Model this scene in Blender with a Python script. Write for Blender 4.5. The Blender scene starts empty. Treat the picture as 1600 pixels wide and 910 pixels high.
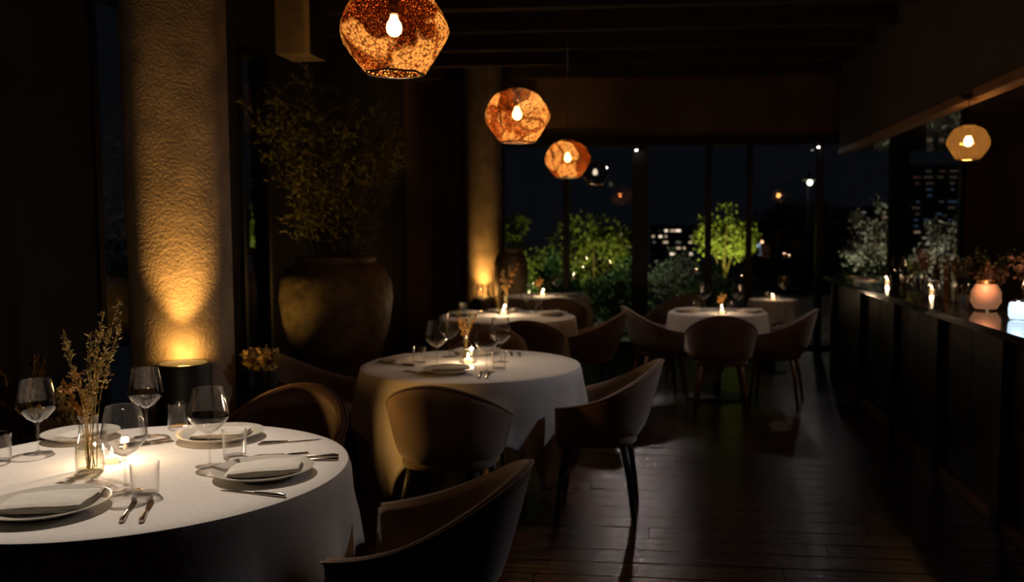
import bpy, bmesh, math, random
from math import sin, cos, pi, radians as R
from mathutils import Vector, Matrix
random.seed(7)
C = bpy.context.scene.collection
sc = bpy.context.scene

# ------------------------------------------------------------------ camera
cam_d = bpy.data.cameras.new('camera'); cam = bpy.data.objects.new('camera', cam_d); C.objects.link(cam)
cam.location = (0, 0, 1.5)
cam.rotation_euler = (R(90 - 4.09), 0, R(5.71))
cam_d.sensor_width = 36; cam_d.lens = 31.5; cam_d.shift_x = -100 / 1600
cam_d.clip_start = .05; cam_d.clip_end = 300
cam_d.dof.use_dof = True; cam_d.dof.focus_distance = 2.65; cam_d.dof.aperture_fstop = 2.8
sc.camera = cam
# ------------------------------------------------------------------ view, world, lights
sc.view_settings.view_transform = 'Standard'; sc.view_settings.look = 'None'
sc.view_settings.gamma = 1; sc.view_settings.use_curve_mapping = False
sc.view_settings.exposure = 0.0
sc.cycles.max_bounces = 8; sc.cycles.transparent_max_bounces = 24
sc.cycles.diffuse_bounces = 3; sc.cycles.glossy_bounces = 4
sc.cycles.sample_clamp_indirect = 3; sc.cycles.caustics_reflective = False; sc.cycles.caustics_refractive = False
w = bpy.data.worlds.new('world'); sc.world = w; w.use_nodes = True
w.node_tree.nodes['Background'].inputs[0].default_value = (.55, .72, 1.0, 1)
w.node_tree.nodes['Background'].inputs[1].default_value = .0042

def lamp(name, kind, loc, power, col, target=None, size=.03, angle=60, blend=.6):
    d = bpy.data.lights.new(name, kind); o = bpy.data.objects.new(name, d); C.objects.link(o)
    o.location = loc; d.energy = power; d.color = col
    if kind in ('SPOT', 'POINT'): d.shadow_soft_size = size
    if kind == 'SPOT': d.spot_size = R(angle); d.spot_blend = blend
    if target: o.rotation_euler = (Vector(target) - Vector(loc)).to_track_quat('-Z', 'Y').to_euler()
    return o
WARM = (1, .62, .30); NEUT = (1, .86, .72); AMB = (1, .52, .13)
# recessed ceiling spots over the tables
lamp('table_spot', 'SPOT', (-2.2, 3.35, 3.2), 185, (1, .85, .70), (-1.75, 2.55, .75), .025, 40, .7)
lamp('table_spot', 'SPOT', (-.45, 5.3, 3.2), 34, (1, .88, .76), (-.98, 4.75, .75), .03, 32, .8)
lamp('table_spot', 'SPOT', (-1.0, 7.9, 3.2), 16, NEUT, (-1.3, 7.4, .75), .03, 32, .8)
lamp('table_spot', 'SPOT', (-1.1, 9.9, 3.2), 7, NEUT, (-1.3, 9.6, .75), .03, 30, .8)
lamp('table_spot', 'SPOT', (.25, 8.4, 3.2), 11, (1, .8, .68), (.45, 7.7, .5), .03, 54, .9)
lamp('table_spot', 'SPOT', (-1.0, 7.0, 3.2), 30, (1, .80, .70), (.15, 7.85, .55), .05, 36, 1)
lamp('table_spot', 'SPOT', (1.2, 9.6, 3.2), 6, NEUT, (1.1, 9.4, .75), .03, 26, .8)
lamp('room_fill', 'SPOT', (1.75, 4.9, 2.25), 30, (.90, .92, 1), (-.95, 3.7, .4), .10, 76, 1)  # unseen fill from the bar side, not recessed; lights the cloth sides
lamp('ceiling_spot', 'SPOT', (-2.2, 2.3, 3.3), 8, (1, .7, .45), (-.55, 2.6, .65), .06, 26, 1)
# column uplights
lamp('uplight', 'SPOT', (-2.170, 3.832, .90), 54, AMB, (-2.228, 3.934, 1.85), .02, 70, 1)
lamp('uplight', 'POINT', (-2.190, 3.866, .90), 3.0, AMB, None, .02)
lamp('uplight_spill', 'SPOT', (-2.08, 3.80, .95), 24, AMB, (-1.24, 3.92, .55), .03, 58, 1)  # added spot giving the chair its amber edge, no fixture of its own
lamp('uplight', 'SPOT', (-2.112, 10.27, .70), 44, AMB, (-2.135, 10.39, 1.6), .02, 90, 1)
lamp('uplight', 'POINT', (-2.120, 10.31, .70), 2.0, AMB, None, .02)
lamp('uplight_spill', 'POINT', (-2.07, 10.16, .76), 1.6, AMB, None, .03)
lamp('urn_fill', 'SPOT', (-2.95, 5.45, .12), 34, (1, .60, .15), (-2.75, 6.4, 2.2), .04, 62, 1)  # added spot without a fixture, brightens the urn and its branches
# small white downlights under the window head
lamp('window_downlight', 'SPOT', (-.36, 10.95, 2.41), 44, (1, .78, .70), (-.15, 4.9, 0), .035, 46, 1)
lamp('window_downlight', 'SPOT', (1.80, 10.98, 2.43), 4, (1, .88, .84), (1.0, 5.5, 0), .05, 50, 1)
# bar
lamp('bar_spot', 'SPOT', (2.15, 4.9, 2.30), 9, WARM, (1.9, 4.9, 1.0), .03, 100, .8)
lamp('bar_spot', 'SPOT', (2.15, 7.6, 2.30), 12, NEUT, (1.95, 7.6, 1.0), .03, 100, .8)
# garden spots outside
YG = (.95, 1, .28); GR = (.75, 1, .55)
lamp('garden_spot', 'SPOT', (.75, 14.9, .1), 230, YG, (1.0, 16.0, 1.4), .05, 55, .7)
lamp('garden_spot', 'SPOT', (-1.9, 12.3, .1), 42, YG, (-2.0, 13.6, 1.5), .05, 80, .7)
lamp('garden_spot', 'SPOT', (-.95, 12.3, 2.6), 60, GR, (-.9, 13.2, .5), .05, 80, .7)
lamp('garden_spot', 'SPOT', (-1.2, 13.9, .1), 60, YG, (-1.1, 14.7, 1.6), .05, 80, .7)
lamp('garden_spot', 'SPOT', (.25, 12.0, 2.6), 16, (.9, 1, .8), (.2, 13.2, .6), .05, 80, .7)
lamp('garden_spot', 'SPOT', (3.3, 13.9, .1), 90, (1, .95, .72), (3.35, 15.4, 1.5), .05, 70, .7)
lamp('garden_spot', 'SPOT', (4.4, 14.2, .1), 70, (1, .92, .75), (4.7, 15.6, 1.3), .05, 70, .7)  # added to brighten the grey shrub behind the bar
lamp('garden_spot', 'SPOT', (3.1, 11.9, 2.6), 14, (1, .9, .7), (3.2, 13.0, .8), .05, 80, .7)

# ------------------------------------------------------------------ materials
def mat(name):
    m = bpy.data.materials.new(name); m.use_nodes = True
    nt = m.node_tree; return m, nt, nt.nodes['Principled BSDF'], nt.nodes['Material Output']
def simple(name, col, rough=.5, metal=0, noise=None, bump=0, bscale=40, spec=.5, var=0, sheen=0, coat=0):
    m, nt, b, out = mat(name)
    b.inputs['Base Color'].default_value = (*col, 1); b.inputs['Roughness'].default_value = rough
    b.inputs['Metallic'].default_value = metal; b.inputs['Specular IOR Level'].default_value = spec
    b.inputs['Sheen Weight'].default_value = sheen; b.inputs['Coat Weight'].default_value = coat
    tc = nt.nodes.new('ShaderNodeTexCoord')
    if noise:
        n = nt.nodes.new('ShaderNodeTexNoise'); n.inputs['Scale'].default_value = noise[0]; n.inputs['Detail'].default_value = 6
        nt.links.new(tc.outputs['Object'], n.inputs['Vector'])
        r = nt.nodes.new('ShaderNodeValToRGB'); k = noise[1]
        r.color_ramp.elements[0].position = .3; r.color_ramp.elements[1].position = .7
        r.color_ramp.elements[0].color = (*[c * (1 - k) for c in col], 1); r.color_ramp.elements[1].color = (*[min(1, c * (1 + k)) for c in col], 1)
        nt.links.new(n.outputs['Fac'], r.inputs['Fac']); src = r.outputs['Color']
        if var:
            oi = nt.nodes.new('ShaderNodeObjectInfo'); mr = nt.nodes.new('ShaderNodeMapRange'); mr.inputs['To Min'].default_value = 1 - var; mr.inputs['To Max'].default_value = 1 + var
            nt.links.new(oi.outputs['Random'], mr.inputs['Value'])
            hs = nt.nodes.new('ShaderNodeHueSaturation'); nt.links.new(mr.outputs['Result'], hs.inputs['Value']); nt.links.new(src, hs.inputs['Color']); src = hs.outputs['Color']
        nt.links.new(src, b.inputs['Base Color'])
    if bump:
        n2 = nt.nodes.new('ShaderNodeTexNoise'); n2.inputs['Scale'].default_value = bscale; n2.inputs['Detail'].default_value = 8
        nt.links.new(tc.outputs['Object'], n2.inputs['Vector'])
        bp = nt.nodes.new('ShaderNodeBump'); bp.inputs['Strength'].default_value = bump; bp.inputs['Distance'].default_value = .01
        nt.links.new(n2.outputs['Fac'], bp.inputs['Height']); nt.links.new(bp.outputs['Normal'], b.inputs['Normal'])
    return m
def emit(name, col, s):
    m, nt, b, out = mat(name); nt.nodes.remove(b)
    e = nt.nodes.new('ShaderNodeEmission'); e.inputs[0].default_value = (*col, 1); e.inputs[1].default_value = s
    nt.links.new(e.outputs[0], out.inputs[0]); return m
def glass(name, tint=(.97, .97, .97), edge=(.55, .55, .55), refl=1.0, rough=.02, blend=.35):
    # thin blown glass: transparent, darker towards the edge, with a Fresnel reflection
    m, nt, b, out = mat(name); nt.nodes.remove(b)
    lw = nt.nodes.new('ShaderNodeLayerWeight'); lw.inputs['Blend'].default_value = .5
    pw = nt.nodes.new('ShaderNodeMath'); pw.operation = 'POWER'; pw.inputs[1].default_value = 3; nt.links.new(lw.outputs['Facing'], pw.inputs[0])
    mx = nt.nodes.new('ShaderNodeMixRGB'); mx.inputs[1].default_value = (*tint, 1); mx.inputs[2].default_value = (*edge, 1)
    nt.links.new(pw.outputs[0], mx.inputs[0])
    t = nt.nodes.new('ShaderNodeBsdfTransparent'); nt.links.new(mx.outputs[0], t.inputs[0])
    g = nt.nodes.new('ShaderNodeBsdfGlossy'); g.inputs['Roughness'].default_value = rough; g.inputs['Color'].default_value = (1, 1, 1, 1)
    mr = nt.nodes.new('ShaderNodeMapRange'); mr.inputs['To Min'].default_value = .022*refl; mr.inputs['To Max'].default_value = min(1, .75*refl)
    nt.links.new(pw.outputs[0], mr.inputs['Value'])
    ms = nt.nodes.new('ShaderNodeMixShader'); nt.links.new(mr.outputs[0], ms.inputs[0]); nt.links.new(t.outputs[0], ms.inputs[1]); nt.links.new(g.outputs[0], ms.inputs[2])
    nt.links.new(ms.outputs[0], out.inputs[0]); return m
def copper_shade():
    m, nt, b, out = mat('hammered copper glass'); nt.nodes.remove(b)
    L = nt.links.new; N = nt.nodes.new
    tco = N('ShaderNodeTexCoord'); oi = N('ShaderNodeObjectInfo'); tc = N('ShaderNodeVectorMath'); tc.operation = 'ADD'
    L(tco.outputs['Object'], tc.inputs[0]); L(oi.outputs['Location'], tc.inputs[1])
    v = N('ShaderNodeTexVoronoi'); v.inputs['Scale'].default_value = 95; L(tc.outputs[0], v.inputs['Vector'])
    bp = N('ShaderNodeBump'); bp.inputs['Strength'].default_value = .9; bp.inputs['Distance'].default_value = .008; L(v.outputs['Distance'], bp.inputs['Height'])
    # large irregular panels; bright ones paint in reflections of the lit interior
    wn = N('ShaderNodeTexNoise'); wn.inputs['Scale'].default_value = 6; L(tc.outputs[0], wn.inputs['Vector'])
    wm = N('ShaderNodeMixRGB'); wm.inputs[0].default_value = .12; L(tc.outputs[0], wm.inputs[1]); L(wn.outputs['Color'], wm.inputs[2])
    pv = N('ShaderNodeTexVoronoi'); pv.inputs['Scale'].default_value = 6.5; L(wm.outputs[0], pv.inputs['Vector'])
    sp = N('ShaderNodeSeparateColor'); L(pv.outputs['Color'], sp.inputs[0])
    n = N('ShaderNodeTexNoise'); n.inputs['Scale'].default_value = 9; n.inputs['Detail'].default_value = 4; n.inputs['Distortion'].default_value = 2; L(tc.outputs[0], n.inputs['Vector'])
    ad = N('ShaderNodeMath'); ad.operation = 'MULTIPLY_ADD'; ad.inputs[1].default_value = .9; L(n.outputs['Fac'], ad.inputs[0]); L(sp.outputs[0], ad.inputs[2])
    r = N('ShaderNodeValToRGB'); r.color_ramp.elements[0].position = .62; r.color_ramp.elements[1].position = 1.0
    r.color_ramp.elements[0].color = (.030, .005, .001, 1); r.color_ramp.elements[1].color = (.62, .36, .13, 1)
    e = r.color_ramp.elements.new(.80); e.color = (.20, .05, .010, 1)
    L(ad.outputs[0], r.inputs['Fac'])
    ed = N('ShaderNodeTexVoronoi'); ed.feature = 'DISTANCE_TO_EDGE'; ed.inputs['Scale'].default_value = 6.5; L(wm.outputs[0], ed.inputs['Vector'])
    er = N('ShaderNodeValToRGB'); er.color_ramp.elements[0].position = .015; er.color_ramp.elements[1].position = .07
    er.color_ramp.elements[0].color = (.18, .12, .08, 1); er.color_ramp.elements[1].color = (1, 1, 1, 1); L(ed.outputs['Distance'], er.inputs['Fac'])
    cr = N('ShaderNodeValToRGB'); cr.color_ramp.elements[0].position = .35; cr.color_ramp.elements[1].position = .8
    cr.color_ramp.elements[0].color = (1, 1, 1, 1); cr.color_ramp.elements[1].color = (.16, .11, .07, 1); L(v.outputs['Distance'], cr.inputs['Fac'])
    mm = N('ShaderNodeMixRGB'); mm.blend_type = 'MULTIPLY'; mm.inputs[0].default_value = 1; L(r.outputs[0], mm.inputs[1]); L(cr.outputs[0], mm.inputs[2])
    m3 = N('ShaderNodeMixRGB'); m3.blend_type = 'MULTIPLY'; m3.inputs[0].default_value = 1; L(mm.outputs[0], m3.inputs[1]); L(er.outputs[0], m3.inputs[2])
    tr = N('ShaderNodeBsdfTranslucent'); L(m3.outputs[0], tr.inputs['Color']); L(bp.outputs[0], tr.inputs['Normal'])
    tp = N('ShaderNodeBsdfTransparent'); tp.inputs[0].default_value = (.9, .5, .24, 1)
    gl = N('ShaderNodeBsdfGlossy'); gl.inputs['Color'].default_value = (.80, .34, .12, 1); gl.inputs['Roughness'].default_value = .22; L(bp.outputs[0], gl.inputs['Normal'])
    m1 = N('ShaderNodeMixShader'); m1.inputs[0].default_value = .38; L(tr.outputs[0], m1.inputs[1]); L(gl.outputs[0], m1.inputs[2])
    m2 = N('ShaderNodeMixShader'); m2.inputs[0].default_value = .26; L(m1.outputs[0], m2.inputs[1]); L(tp.outputs[0], m2.inputs[2])
    L(m2.outputs[0], out.inputs[0]); return m

def amber_globe():
    m, nt, b, out = mat('amber globe glass'); nt.nodes.remove(b)
    L = nt.links.new; N = nt.nodes.new
    tr = N('ShaderNodeBsdfTranslucent'); tr.inputs[0].default_value = (.65, .36, .12, 1)
    tp = N('ShaderNodeBsdfTransparent'); tp.inputs[0].default_value = (.85, .62, .36, 1)
    gl = N('ShaderNodeBsdfGlossy'); gl.inputs[0].default_value = (1, .75, .45, 1); gl.inputs['Roughness'].default_value = .1
    a = N('ShaderNodeMixShader'); a.inputs[0].default_value = .4; L(tr.outputs[0], a.inputs[1]); L(gl.outputs[0], a.inputs[2])
    c = N('ShaderNodeMixShader'); c.inputs[0].default_value = .86; L(a.outputs[0], c.inputs[1]); L(tp.outputs[0], c.inputs[2])
    L(c.outputs[0], out.inputs[0]); return m
M = dict(
 linen=simple('white linen', (.80, .75, .70), .85, noise=(60, .05), bump=.25, bscale=7, sheen=.2),
 napkin=simple('napkin linen', (.78, .73, .65), .9, noise=(90, .05), bump=.3, bscale=60),
 china=simple('pale stoneware', (.66, .62, .54), .28, noise=(30, .06)),
 velvet=simple('taupe velvet', (.19, .105, .055), .9, noise=(8, .15), bump=.15, bscale=120, sheen=.5),
 rose=simple('dusty rose velvet', (.22, .15, .13), .9, noise=(8, .12), bump=.15, bscale=120, sheen=.5),
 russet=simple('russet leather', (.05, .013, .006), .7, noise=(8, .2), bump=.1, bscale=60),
 blackwood=simple('black stained wood', (.018, .014, .012), .45, noise=(20, .3)),
 legwood=simple('walnut leg', (.09, .045, .022), .4, noise=(20, .3)),
 legpale=simple('pale oak leg', (.22, .12, .06), .4, noise=(20, .3)),
 steel=simple('polished cutlery steel', (.42, .36, .30), .18, 1),
 plaster=simple('rough plaster', (.34, .26, .17), .8, noise=(7, .3), bump=.5, bscale=70),
 clay=simple('textured clay', (.20, .14, .075), .55, noise=(9, .45), bump=.9, bscale=18),
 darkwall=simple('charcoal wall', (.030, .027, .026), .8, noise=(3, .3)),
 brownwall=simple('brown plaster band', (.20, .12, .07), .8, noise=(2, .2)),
 ceil=simple('black ceiling', (.018, .014, .012), .7, noise=(3, .3)),
 beam=simple('dark lacquered beam', (.045, .028, .018), .5, noise=(6, .4)),
 frame=simple('black window frame', (.008, .008, .008), .45, noise=(5, .2)),
 soffit=simple('grey soffit plaster', (.16, .14, .115), .85, noise=(2, .15)),
 lip=simple('soffit oak lip', (.50, .32, .19), .5, noise=(6, .2)),
 mirror=simple('glossy smoked ceiling', (.08, .07, .06), .12, noise=(2.5, .8), bump=.3, bscale=3, spec=1, coat=1),
 stone=simple('polished black stone', (.02, .022, .022), .12, noise=(12, .8), bump=.08, bscale=30, coat=.8),
 barpanel=simple('dark burl bar panel', (.010, .007, .0045), .45, noise=(14, .7), bump=.5, bscale=16),
 trim=simple('bar floor trim', (.17, .10, .055), .45, noise=(10, .3)),
 board=None,
 hangwood=simple('tan hanging panel', (.80, .54, .18), .7, noise=(5, .25)),
 black=simple('matt black metal', (.012, .012, .012), .5, noise=(5, .2)),
 brass=simple('brass', (.7, .42, .18), .3, 1),
 copper=copper_shade(),
 clear=glass('clear blown glass', (.985, .98, .975), (.62, .60, .58), 1.25, .03),
 amber=None,
 stemglass=glass('thick stem glass', (.93, .92, .90), (.22, .20, .18), 1.3, .03),
 smoke=glass('faint smoked glass', (.80, .76, .72), (.4, .33, .28), 1.8, .03, .4),
 pane=glass('window pane', (.95, .96, .96), (.8, .82, .82), 1.1, .0),
 water=glass('vase water', (.95, .95, .86), (.6, .6, .45), 1.3, .02, .4),
 bulb=emit('warm bulb', (1, .66, .34), 60),
 bulbdim=emit('dim bulb', (1, .8, .6), 1.2),
 flame=emit('candle flame', (1, .66, .30), 32),
 spotled=emit('white downlight face', (1, .94, .86), 22),
 wax=None, frost=None,
 straw=simple('dried straw', (.50, .36, .13), .8, noise=(30, .4)),
 strawo=simple('orange dried petals', (.50, .25, .06), .8, noise=(30, .4)),
 leafd=simple('olive leaf', (.20, .17, .035), .6, noise=(3, .5)),
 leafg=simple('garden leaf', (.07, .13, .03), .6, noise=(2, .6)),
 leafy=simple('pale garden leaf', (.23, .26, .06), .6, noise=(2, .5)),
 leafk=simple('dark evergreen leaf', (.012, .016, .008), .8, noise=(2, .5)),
 leafs=simple('silver shrub leaf', (.30, .30, .22), .6, noise=(2, .5)),
 stem=simple('brown stem', (.12, .08, .03), .7, noise=(20, .3)),
 petal=simple('pink bar blossom', (.45, .24, .16), .7, noise=(20, .4)),
 terrace=simple('terrace stone', (.20, .17, .14), .7, noise=(4, .3)),
 facade=simple('dark facade', (.03, .03, .035), .8, noise=(2, .3)),
 bottle=simple('dark bottle glass', (.03, .035, .02), .06, noise=(5, .3), spec=.9),
 bottlew=simple('amber spirit', (.22, .09, .02), .08, noise=(5, .3), spec=.9),
)
def wood():
    m, nt, b, out = mat('dark oak boards')
    tc = nt.nodes.new('ShaderNodeTexCoord'); mp = nt.nodes.new('ShaderNodeMapping'); mp.inputs['Scale'].default_value = (.9, 14, 1)
    nt.links.new(tc.outputs['Object'], mp.inputs['Vector'])
    oi = nt.nodes.new('ShaderNodeObjectInfo'); ad = nt.nodes.new('ShaderNodeVectorMath'); ad.operation = 'ADD'
    cm = nt.nodes.new('ShaderNodeCombineXYZ'); mu = nt.nodes.new('ShaderNodeMath'); mu.operation = 'MULTIPLY'; mu.inputs[1].default_value = 40
    nt.links.new(oi.outputs['Random'], mu.inputs[0]); nt.links.new(mu.outputs[0], cm.inputs[0]); nt.links.new(mp.outputs[0], ad.inputs[0]); nt.links.new(cm.outputs[0], ad.inputs[1])
    n = nt.nodes.new('ShaderNodeTexNoise'); n.inputs['Scale'].default_value = 2.2; n.inputs['Detail'].default_value = 8; nt.links.new(ad.outputs[0], n.inputs['Vector'])
    r = nt.nodes.new('ShaderNodeValToRGB'); r.color_ramp.elements[0].color = (.018, .008, .005, 1); r.color_ramp.elements[1].color = (.07, .032, .018, 1)
    r.color_ramp.elements[0].position = .3; r.color_ramp.elements[1].position = .7
    nt.links.new(n.outputs['Fac'], r.inputs['Fac']); nt.links.new(r.outputs[0], b.inputs['Base Color'])
    b.inputs['Roughness'].default_value = .17; b.inputs['Specular IOR Level'].default_value = .75
    n2 = nt.nodes.new('ShaderNodeTexNoise'); n2.inputs['Scale'].default_value = 6; n2.inputs['Detail'].default_value = 4
    nt.links.new(ad.outputs[0], n2.inputs['Vector'])
    bp = nt.nodes.new('ShaderNodeBump'); bp.inputs['Strength'].default_value = .6; bp.inputs['Distance'].default_value = .01
    nt.links.new(n2.outputs['Fac'], bp.inputs['Height']); nt.links.new(bp.outputs[0], b.inputs['Normal'])
    return m
M['board'] = wood()
M['amber'] = amber_globe()
def glowing(name, col, ecol, s):
    m, nt, b, out = mat(name); b.inputs['Base Color'].default_value = (*col, 1); b.inputs['Roughness'].default_value = .5
    b.inputs['Emission Color'].default_value = (*ecol, 1); b.inputs['Emission Strength'].default_value = s
    return m
M['wax'] = glowing('lit candle wax', (.8, .7, .5), (1, .55, .22), 2.2)
M['frost'] = glowing('frosted lamp glass', (.7, .8, .9), (.62, .80, 1), 1.3)
M['coplamp'] = glowing('lit copper lantern glass', (.6, .3, .18), (1, .42, .20), .2)

# ------------------------------------------------------------------ helpers
def obj(name, me, m=None, parent=None, loc=(0, 0, 0), rz=0):
    if isinstance(me, bmesh.types.BMesh):
        bm = me; me = bpy.data.meshes.new(name); bm.to_mesh(me); bm.free(); me.set_sharp_from_angle(angle=R(42))
    o = bpy.data.objects.new(name, me); C.objects.link(o); o.location = loc; o.rotation_euler.z = rz
    if m and not me.materials: me.materials.append(M[m] if isinstance(m, str) else m)
    if parent: o.parent = parent
    return o
def tag(o, label, cat, group=None, kind=None):
    if label: o['label'] = label
    if cat: o['category'] = cat
    if group: o['group'] = group
    if kind: o['kind'] = kind
    return o
def thing(name, label, cat, loc=(0, 0, 0), rz=0, group=None):
    o = bpy.data.objects.new(name, None); C.objects.link(o); o.location = loc; o.rotation_euler.z = rz; o.empty_display_size = .05
    return tag(o, label, cat, group)
def copy_tree(o, parent=None):
    c = o.copy(); C.objects.link(c); c.parent = parent
    for ch in list(o.children): copy_tree(ch, c)
    return c
def box(bm, x0, x1, y0, y1, z0, z1, bev=0):
    vs = [bm.verts.new(p) for p in ((x0,y0,z0),(x1,y0,z0),(x1,y1,z0),(x0,y1,z0),(x0,y0,z1),(x1,y0,z1),(x1,y1,z1),(x0,y1,z1))]
    fs = [bm.faces.new([vs[i] for i in f]) for f in ((0,3,2,1),(4,5,6,7),(0,1,5,4),(1,2,6,5),(2,3,7,6),(3,0,4,7))]
    if bev:
        es = {e for f in fs for e in f.edges}
        bmesh.ops.bevel(bm, geom=list(es), offset=bev, segments=2, affect='EDGES')
    return bm
def B(*a, **k): return box(bmesh.new(), *a, **k)
def smooth(bm):
    for f in bm.faces: f.smooth = True
    return bm
def lathe(prof, n=32, bm=None, cx=0, cy=0, close=False):
    bm = bm or bmesh.new(); rings = []
    for r, z in prof:
        if r < 1e-6: rings.append([bm.verts.new((cx, cy, z))])
        else: rings.append([bm.verts.new((cx + r*cos(2*pi*i/n), cy + r*sin(2*pi*i/n), z)) for i in range(n)])
    for a, b in zip(rings, rings[1:]):
        for i in range(n):
            j = (i+1) % n
            if len(a) == 1 and len(b) == 1: continue
            if len(a) == 1: bm.faces.new((a[0], b[i], b[j]))
            elif len(b) == 1: bm.faces.new((a[i], b[0], a[j]))
            else: bm.faces.new((a[i], b[i], b[j], a[j]))
    bmesh.ops.recalc_face_normals(bm, faces=bm.faces)
    return smooth(bm)
def tube(bm, pts, rad, n=8, caps=True):
    pts = [Vector(p) for p in pts]; rings = []
    if not isinstance(rad, (list, tuple)): rad = [rad] * len(pts)
    for i, p in enumerate(pts):
        d = (pts[min(i+1, len(pts)-1)] - pts[max(i-1, 0)]).normalized()
        u = d.orthogonal().normalized() if abs(d.z) > .99 else d.cross(Vector((0, 0, 1))).normalized(); v = d.cross(u)
        rings.append([bm.verts.new(p + (u*cos(2*pi*k/n) + v*sin(2*pi*k/n)) * rad[i]) for k in range(n)])
    for a, b in zip(rings, rings[1:]):
        for k in range(n):
            f = bm.faces.new((a[k], a[(k+1) % n], b[(k+1) % n], b[k])); f.smooth = True
    if caps:
        bm.faces.new(rings[0][::-1]); bm.faces.new(rings[-1])
    return bm
def leafq(bm, p, d, L, W):
    d = d.normalized(); s = d.cross(Vector((random.gauss(0,1), random.gauss(0,1), random.gauss(0,1)))).normalized()
    nrm = d.cross(s)
    a = bm.verts.new(p); b = bm.verts.new(p + d*L*.5 + s*W*.5 + nrm*W*.1); c = bm.verts.new(p + d*L); e = bm.verts.new(p + d*L*.5 - s*W*.5 + nrm*W*.1)
    bm.faces.new((a, b, c)); bm.faces.new((a, c, e))
def rv(s=1): return Vector((random.gauss(0, s), random.gauss(0, s), random.gauss(0, s)))

# ------------------------------------------------------------------ room shell
X0, X1, Y0, Y1, ZC = -3.3, 3.9, -2.6, 11.2, 3.5
def struct(name, bm, m): return tag(obj(name, bm, m), None, None, kind='structure')
floor = struct('floor', B(X0-.2, X1+.2, Y0-.2, Y1+.2, -.14, -.02), 'black')
boards = {}
y = 1.2; row = 0
while y < Y1 - .02:
    y2 = min(y + .16, Y1)
    x = X0 - (row * .83 % 1.9)
    while x < X1:
        xa, xb = max(x, X0), min(x + 1.9, X1)
        if xb - xa > .05:
            key = (round(xb - xa, 2), round(y2 - y, 3))
            if key not in boards:
                bm = B(0, xb-xa-.003, 0, y2-y-.005, -.02, 0, bev=.0015)
                o = obj('board', bm, 'board'); boards[key] = o.data
            else: o = obj('board', boards[key])
            o.parent = floor; o.location = (xa, y, random.uniform(-.0008, .0)); o.rotation_euler.x = random.uniform(-.006, .006)
        x += 1.9
    y = y2; row += 1
obj('board_field', B(X0, X1, Y0, 1.195, -.02, 0), 'board', floor)
ceiling = struct('ceiling', B(X0-.2, X1+.2, Y0-.2, Y1+.2, ZC, ZC+.1), 'ceil')
for k in range(13):
    yb = .6 + .85*k
    if yb < 11: obj('beam', B(X0, 2.0, yb-.06, yb+.06, 3.28, 3.5, bev=.004), 'beam', ceiling)
# back wall: band above the glazing, left return, right pier
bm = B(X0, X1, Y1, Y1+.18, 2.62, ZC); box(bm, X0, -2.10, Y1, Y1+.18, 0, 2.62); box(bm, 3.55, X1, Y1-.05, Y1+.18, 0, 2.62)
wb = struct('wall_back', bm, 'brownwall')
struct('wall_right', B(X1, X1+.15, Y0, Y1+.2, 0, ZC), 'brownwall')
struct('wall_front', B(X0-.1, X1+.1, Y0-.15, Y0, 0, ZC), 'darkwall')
gaps = [(4.92, 5.75), (6.72, 7.22)]
bm = bmesh.new(); ya = Y0
for g0, g1 in gaps + [(Y1, Y1)]:
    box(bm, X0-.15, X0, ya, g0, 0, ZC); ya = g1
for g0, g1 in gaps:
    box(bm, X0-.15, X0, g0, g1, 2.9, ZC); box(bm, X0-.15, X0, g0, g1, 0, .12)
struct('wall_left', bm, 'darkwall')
for i, (g0, g1) in enumerate(gaps):
    bm = B(X0-.10, X0+.02, g0, g0+.05, .12, 2.9); box(bm, X0-.10, X0+.02, g1-.05, g1, .12, 2.9); box(bm, X0-.10, X0+.02, g0+.05, g1-.05, 2.85, 2.9); box(bm, X0-.10, X0+.02, g0+.05, g1-.05, .12, .17)
    o = struct('window_%d' % (8+i), bm, 'frame')
    obj('pane', B(X0-.05, X0-.04, g0+.05, g1-.05, .17, 2.85), 'pane', o)
mull = [(-2.10, -2.02), (-1.28, -1.20), (-.42, -.22), (.48, .56), (.98, 1.05), (1.82, 1.90), (2.68, 2.90), (3.50, 3.55)]
for i in range(7):
    xa, xb = mull[i][0] if i == 0 else (mull[i][0]+mull[i][1])/2, mull[i+1][1] if i == 6 else (mull[i+1][0]+mull[i+1][1])/2
    pa, pb = mull[i][1], mull[i+1][0]
    bm = B(xa, pa, Y1-.05, Y1+.06, 0, 2.5); box(bm, pb, xb, Y1-.05, Y1+.06, 0, 2.5)
    box(bm, xa, xb, Y1-.05, Y1+.06, 2.5, 2.62); box(bm, pa, pb, Y1-.05, Y1+.06, 0, .06)
    o = struct('window_%d' % (i+1), bm, 'frame')
    obj('pane', B(pa, pb, Y1, Y1+.008, .06, 2.5), 'pane', o)
# soffit over the bar
bm = B(2.0, X1, 1.0, 10.75, 2.40, ZC)
so = struct('trim_1', bm, 'soffit')
obj('soffit_lip', B(1.985, 2.09, 1.0, 10.76, 2.335, 2.40, bev=.004), 'lip', so)
obj('soffit_underside', B(2.09, X1-.002, 1.0, 10.74, 2.372, 2.40), 'mirror', so)
# structural columns
for (cx, cy, r, n_) in ((-2.35, 4.15, .235, 2), (-2.18, 10.62, .225, 3)):
    struct('trim_%d' % n_, lathe([(r, 0), (r, ZC)], 64, cx=cx, cy=cy), 'plaster')
# far left return column, dark
t = thing('hanging_panel', 'tan wooden panel hanging from the ceiling left of the largest copper pendant', 'panel', (-2.07, 5.0, 2.46))
obj('panel_board', B(-.10, .10, -.12, .12, 0, ZC-2.46, bev=.004), 'hangwood', t)
obj('edge_strip', B(.10, .112, -.12, .12, 0, ZC-2.46), 'blackwood', t)

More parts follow.
